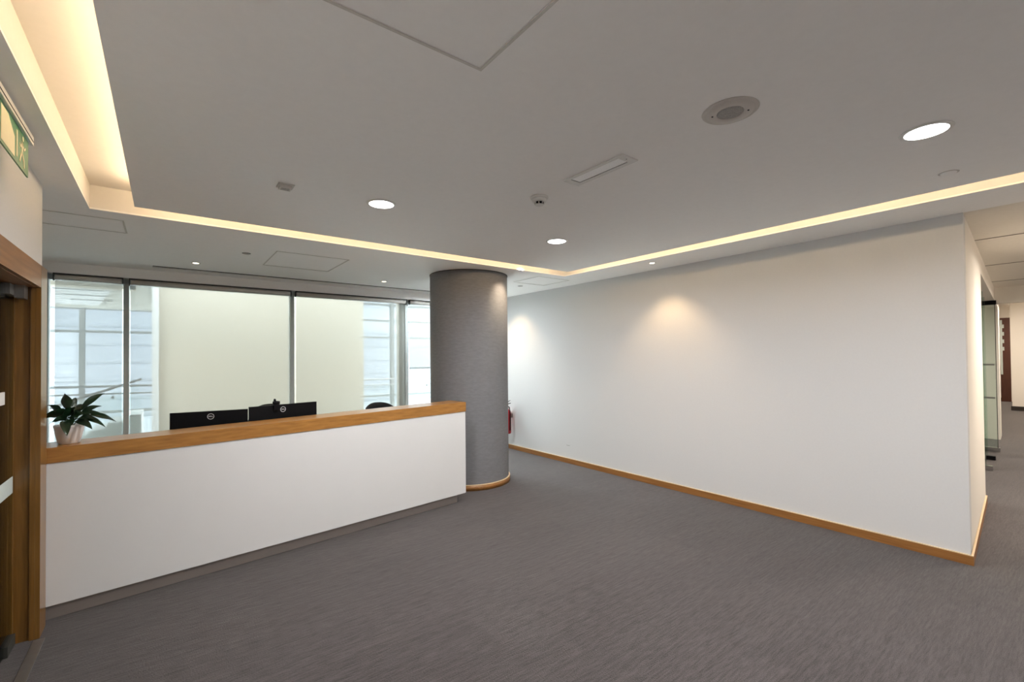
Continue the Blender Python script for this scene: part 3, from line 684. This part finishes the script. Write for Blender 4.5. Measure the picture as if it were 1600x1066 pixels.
# ------------------------------------------------------------------ fire extinguisher
fx, fy = 4.738, 6.375
t = thing('fire_extinguisher', (fx, fy, .28), 'red fire extinguisher hung on the white wall just behind the column', 'fire extinguisher')
link('cylinder', lathe(bm_(), [(0, 0), (.07, 0), (.078, .012), (.08, .03), (.08, .36), (.07, .40), (.035, .43), (.028, .45), (0, .45)], (fx, fy, .28), 32), 'red', t, smooth=True)
link('valve', box(bm_(), (fx-.02, fy-.02, .7302), (fx+.02, fy+.02, .775)), 'blackgloss', t, bevel=.004)
bm = bm_(); tube(bm, [(fx, fy+.02, .775), (fx, fy-.05, .80), (fx, fy-.12, .815)], .007, 8); link('carry_handle', bm, 'blackgloss', t, smooth=True)
bm = bm_(); tube(bm, [(fx, fy+.02, .79), (fx, fy-.04, .83), (fx, fy-.11, .865)], .006, 8); link('squeeze_lever', bm, 'blackgloss', t, smooth=True)
bm = bm_(); tube(bm, [(fx, fy-.02, .76), (fx+.01, fy-.075, .74), (fx+.01, fy-.095, .62), (fx+.01, fy-.092, .42), (fx+.01, fy-.088, .34)], .010, 8); link('hose', bm, 'blackgloss', t, smooth=True)
link('wall_bracket', box(bm_(), (fx+.0805, fy-.03, .55), (XR-.0005, fy+.03, .62)), 'steel', t)

# ------------------------------------------------------------------ corridor: glass doors, brown door
def corr_door(n, X, label):
    d = sempty('door_%d' % n, (X, yc(X)+.05, 0)); y0 = yc(X)+.0; y1 = y0+.95
    link('glass_leaf', box(bm_(), (X-.006, y0, .03), (X+.006, y1, 2.40)), 'glass_door', d)
    link('top_patch', box(bm_(), (X-.02, y0-.02, 2.40), (X+.02, y0+.34, 2.469)), 'black', d, bevel=.003)
    link('bottom_patch', box(bm_(), (X-.03, y0-.03, .001), (X+.03, y0+.19, .07)), 'chrome', d, bevel=.004)
    link('glass_edge', box(bm_(), (X-.007, y0-.008, .07), (X+.007, y0, 2.40)), 'alu_dark', d)
    for z in (.88, 1.42):
        link('pull_bar', box(bm_(), (X-.05, y0+.01, z-.014), (X-.035, y0+.30, z+.014)), 'steel', d)
    link('back_edge', box(bm_(), (X-.007, y0+.16, .07), (X+.007, y0+.175, 2.40)), 'facade_metal', d)
corr_door(2, 10.75, ''); 
d = sempty('door_3', (9.0, 1.0, 0))
link('bottom_patch', box(bm_(), (8.94, yc(9)-.0, .001), (9.0, yc(9)+.22, .065)), 'chrome', d, bevel=.004)
link('glass_leaf', box(bm_(), (8.96, yc(9)+.06, .066), (8.972, yc(9)+1.0, 2.46)), 'glass_door', d)
d = sempty('door_4', (9.9, 1.1, 0))
link('floor_pivot', box(bm_(), (9.86, yc(9.9), .001), (9.93, yc(9.9)+.1, .06)), 'black', d, bevel=.004)
link('glass_leaf', box(bm_(), (9.89, yc(9.9)+.08, .061), (9.902, yc(9.9)+1.0, 2.46)), 'glass_door', d)
d = sempty('door_5', (22.29, 2.02, 0))
link('leaf', box(bm_(), (22.25, 1.905, .0), (22.299, 2.135, 2.79)), 'brown', d, bevel=.004)
link('frame', box(bm_(), (22.24, 1.86, 0), (22.299, 1.9045, 2.84)), 'wall_warm', d)
link('side_light', box(bm_(), (22.23, 2.085, .9), (22.2495, 2.135, 2.72)), 'frost', d)
for z in (2.45, 2.2, 1.95, 1.7):
    link('notice', box(bm_(), (22.243, 2.045, z), (22.2495, 2.083, z+.12)), 'frost', d)

# ------------------------------------------------------------------ wall scuffs
t = tag(link('wall_scuff', box(bm_(), (XR-.0008, 4.93, .262), (XR-.0002, 5.0, .268)), 'scuff'), 'faint grey scuff low on the white wall', 'scuff')

# ------------------------------------------------------------------ atrium beyond the windows
struct('floor_atrium', box(bm_(), (-8, 7.13, -.15), (14, 11.6, -.02)), 'concrete')
struct('floor_atrium_lower', box(bm_(), (-10, 11.6, -4.2), (16, 24, -4.0)), 'concrete')
struct('wall_atrium', box(bm_(), (-.10, 8.5, -.02), (2.97, 8.75, 4.6)), 'cream')
struct('trim_3', box(bm_(), (-.16, 8.44, -.02), (-.08, 8.5, 4.6)), 'pale')
ac = sempty('ceiling_atrium', (-3, 10, 2.75))
link('slab', prism(bm_(), [(-7, 7.13), (-.15, 7.13), (-.15, 13.6), (-7, 13.6)], 2.78, 3.0), 'atrium_ceiling', ac)
link('beam', prism(bm_(), [(-7, 8.9), (-.36, 8.9), (-.36, 9.15), (-7, 9.15)], 2.68, 2.7795), 'cream', ac)
link('soffit_panel', prism(bm_(), [(-1.9, 9.5), (-.66, 9.5), (-1.1, 12.6), (-3.2, 12.6)], 2.755, 2.7795), 'atrium_panel', ac)
for k in range(3):
    y = 9.9+k*.8; link('slot_diffuser', prism(bm_(), [(-1.4, y), (-.8, y), (-.82, y+.08), (-1.4, y+.08)], 2.75, 2.7545), 'facade_metal', ac)
# dome camera hanging in the atrium
t = thing('dome_camera', (-.30, 8.9, 2.68), 'white dome security camera outside the second window', 'security camera')
link('mount', lathe(bm_(), [(0, 0), (.07, 0), (.075, -.05), (0, -.05)], (-.42, 8.75, 2.7795-.0005), 24), 'white', t, smooth=True)
link('dome', lathe(bm_(), [(.07, 0), (.062, -.04), (.04, -.065), (0, -.075)], (-.42, 8.75, 2.729), 24), 'facade_metal', t, smooth=True)
# curtain wall far across the atrium
cw = thing('curtain_wall', (3, 15, -4), 'tall glazed facade with slim grey frames across the atrium', 'facade')
YF = 15.0
for k in range(11):
    x = -6.3+k*1.566
    link('mullion', box(bm_(), (x-.05, YF-.08, -4), (x+.05, YF+.08, 6.5)), 'facade_metal', cw)
for z in (-1.6, .35, 2.33, 2.9, 3.45, 5.0):
    link('transom', box(bm_(), (-6.3, YF-.06, z-.03), (9.4, YF+.06, z+.03)), 'facade_metal', cw)
for k in range(10):
    x = -6.3+k*1.566
    link('pane', box(bm_(), (x+.051, YF-.006, -4), (x+1.515, YF+.006, 6.5)), 'glass', cw)
# balustrade at the edge of the walkway
bs = thing('glass_balustrade', (3, 11.5, -.02), 'glass balustrade with steel handrails across the atrium walkway', 'railing')
YB = 11.5
bm = bm_(); tube(bm, [(-8, YB, 1.20), (14, YB, .97)], .022, 10); link('handrail', bm, 'atrium_steel', bs, smooth=True)
bm = bm_(); tube(bm, [(-8, YB-.05, 1.06), (14, YB-.05, .83)], .014, 8); link('lower_rail', bm, 'atrium_steel', bs, smooth=True)
for k in range(15):
    x = -8+k*1.5
    link('glass_panel', box(bm_(), (x+.02, YB-.006, .02), (x+1.48, YB+.006, .92)), 'glass', bs)
    for dx in (.3, 1.2): link('clamp', lathe(bm_(), [(0, -.03), (.028, -.03), (.028, .02), (0, .02)], (x+dx, YB, .95-.01*k), 10, 'y'), 'atrium_steel', bs)
# stair with its own balustrade beyond the first window
st = thing('stair', (-1.0, 9.4, -.02), 'pale staircase with glass side seen through the first window', 'staircase')
for k in range(8):
    link('step', box(bm_(), (-1.9+k*.2, 9.2, -.02), (-1.7+k*.2-.001, 10.2, .06+k*.10)), 'pale', st)
bm = bm_(); tube(bm, [(-1.9, 9.2, .72), (-.30, 9.2, 1.32)], .018, 8); link('handrail', bm, 'atrium_steel', st, smooth=True)
link('glass_side', hexa(bm_(), [(-1.88, 9.184, .08), (-.32, 9.184, .08), (-.32, 9.196, .08), (-1.88, 9.196, .08)], [(-1.88, 9.184, .66), (-.32, 9.184, 1.24), (-.32, 9.196, 1.24), (-1.88, 9.196, .66)]), 'glass', st)
# neighbouring building
nb = thing('neighbouring_building', (3, 30, -4), 'pale blue clad building filling the view outside the facade', 'building')
link('wall', box(bm_(), (-14, 30, -4), (28, 31, 9)), 'bluewall', nb)
link('roof_edge', box(bm_(), (-14, 29.9, 9.001), (28, 31, 9.2)), 'pale', nb)
for k in range(13): link('cladding_joint', box(bm_(), (-14, 29.985, -3+k*.9), (28, 29.9999, -2.95+k*.9)), 'bluejoint', nb)
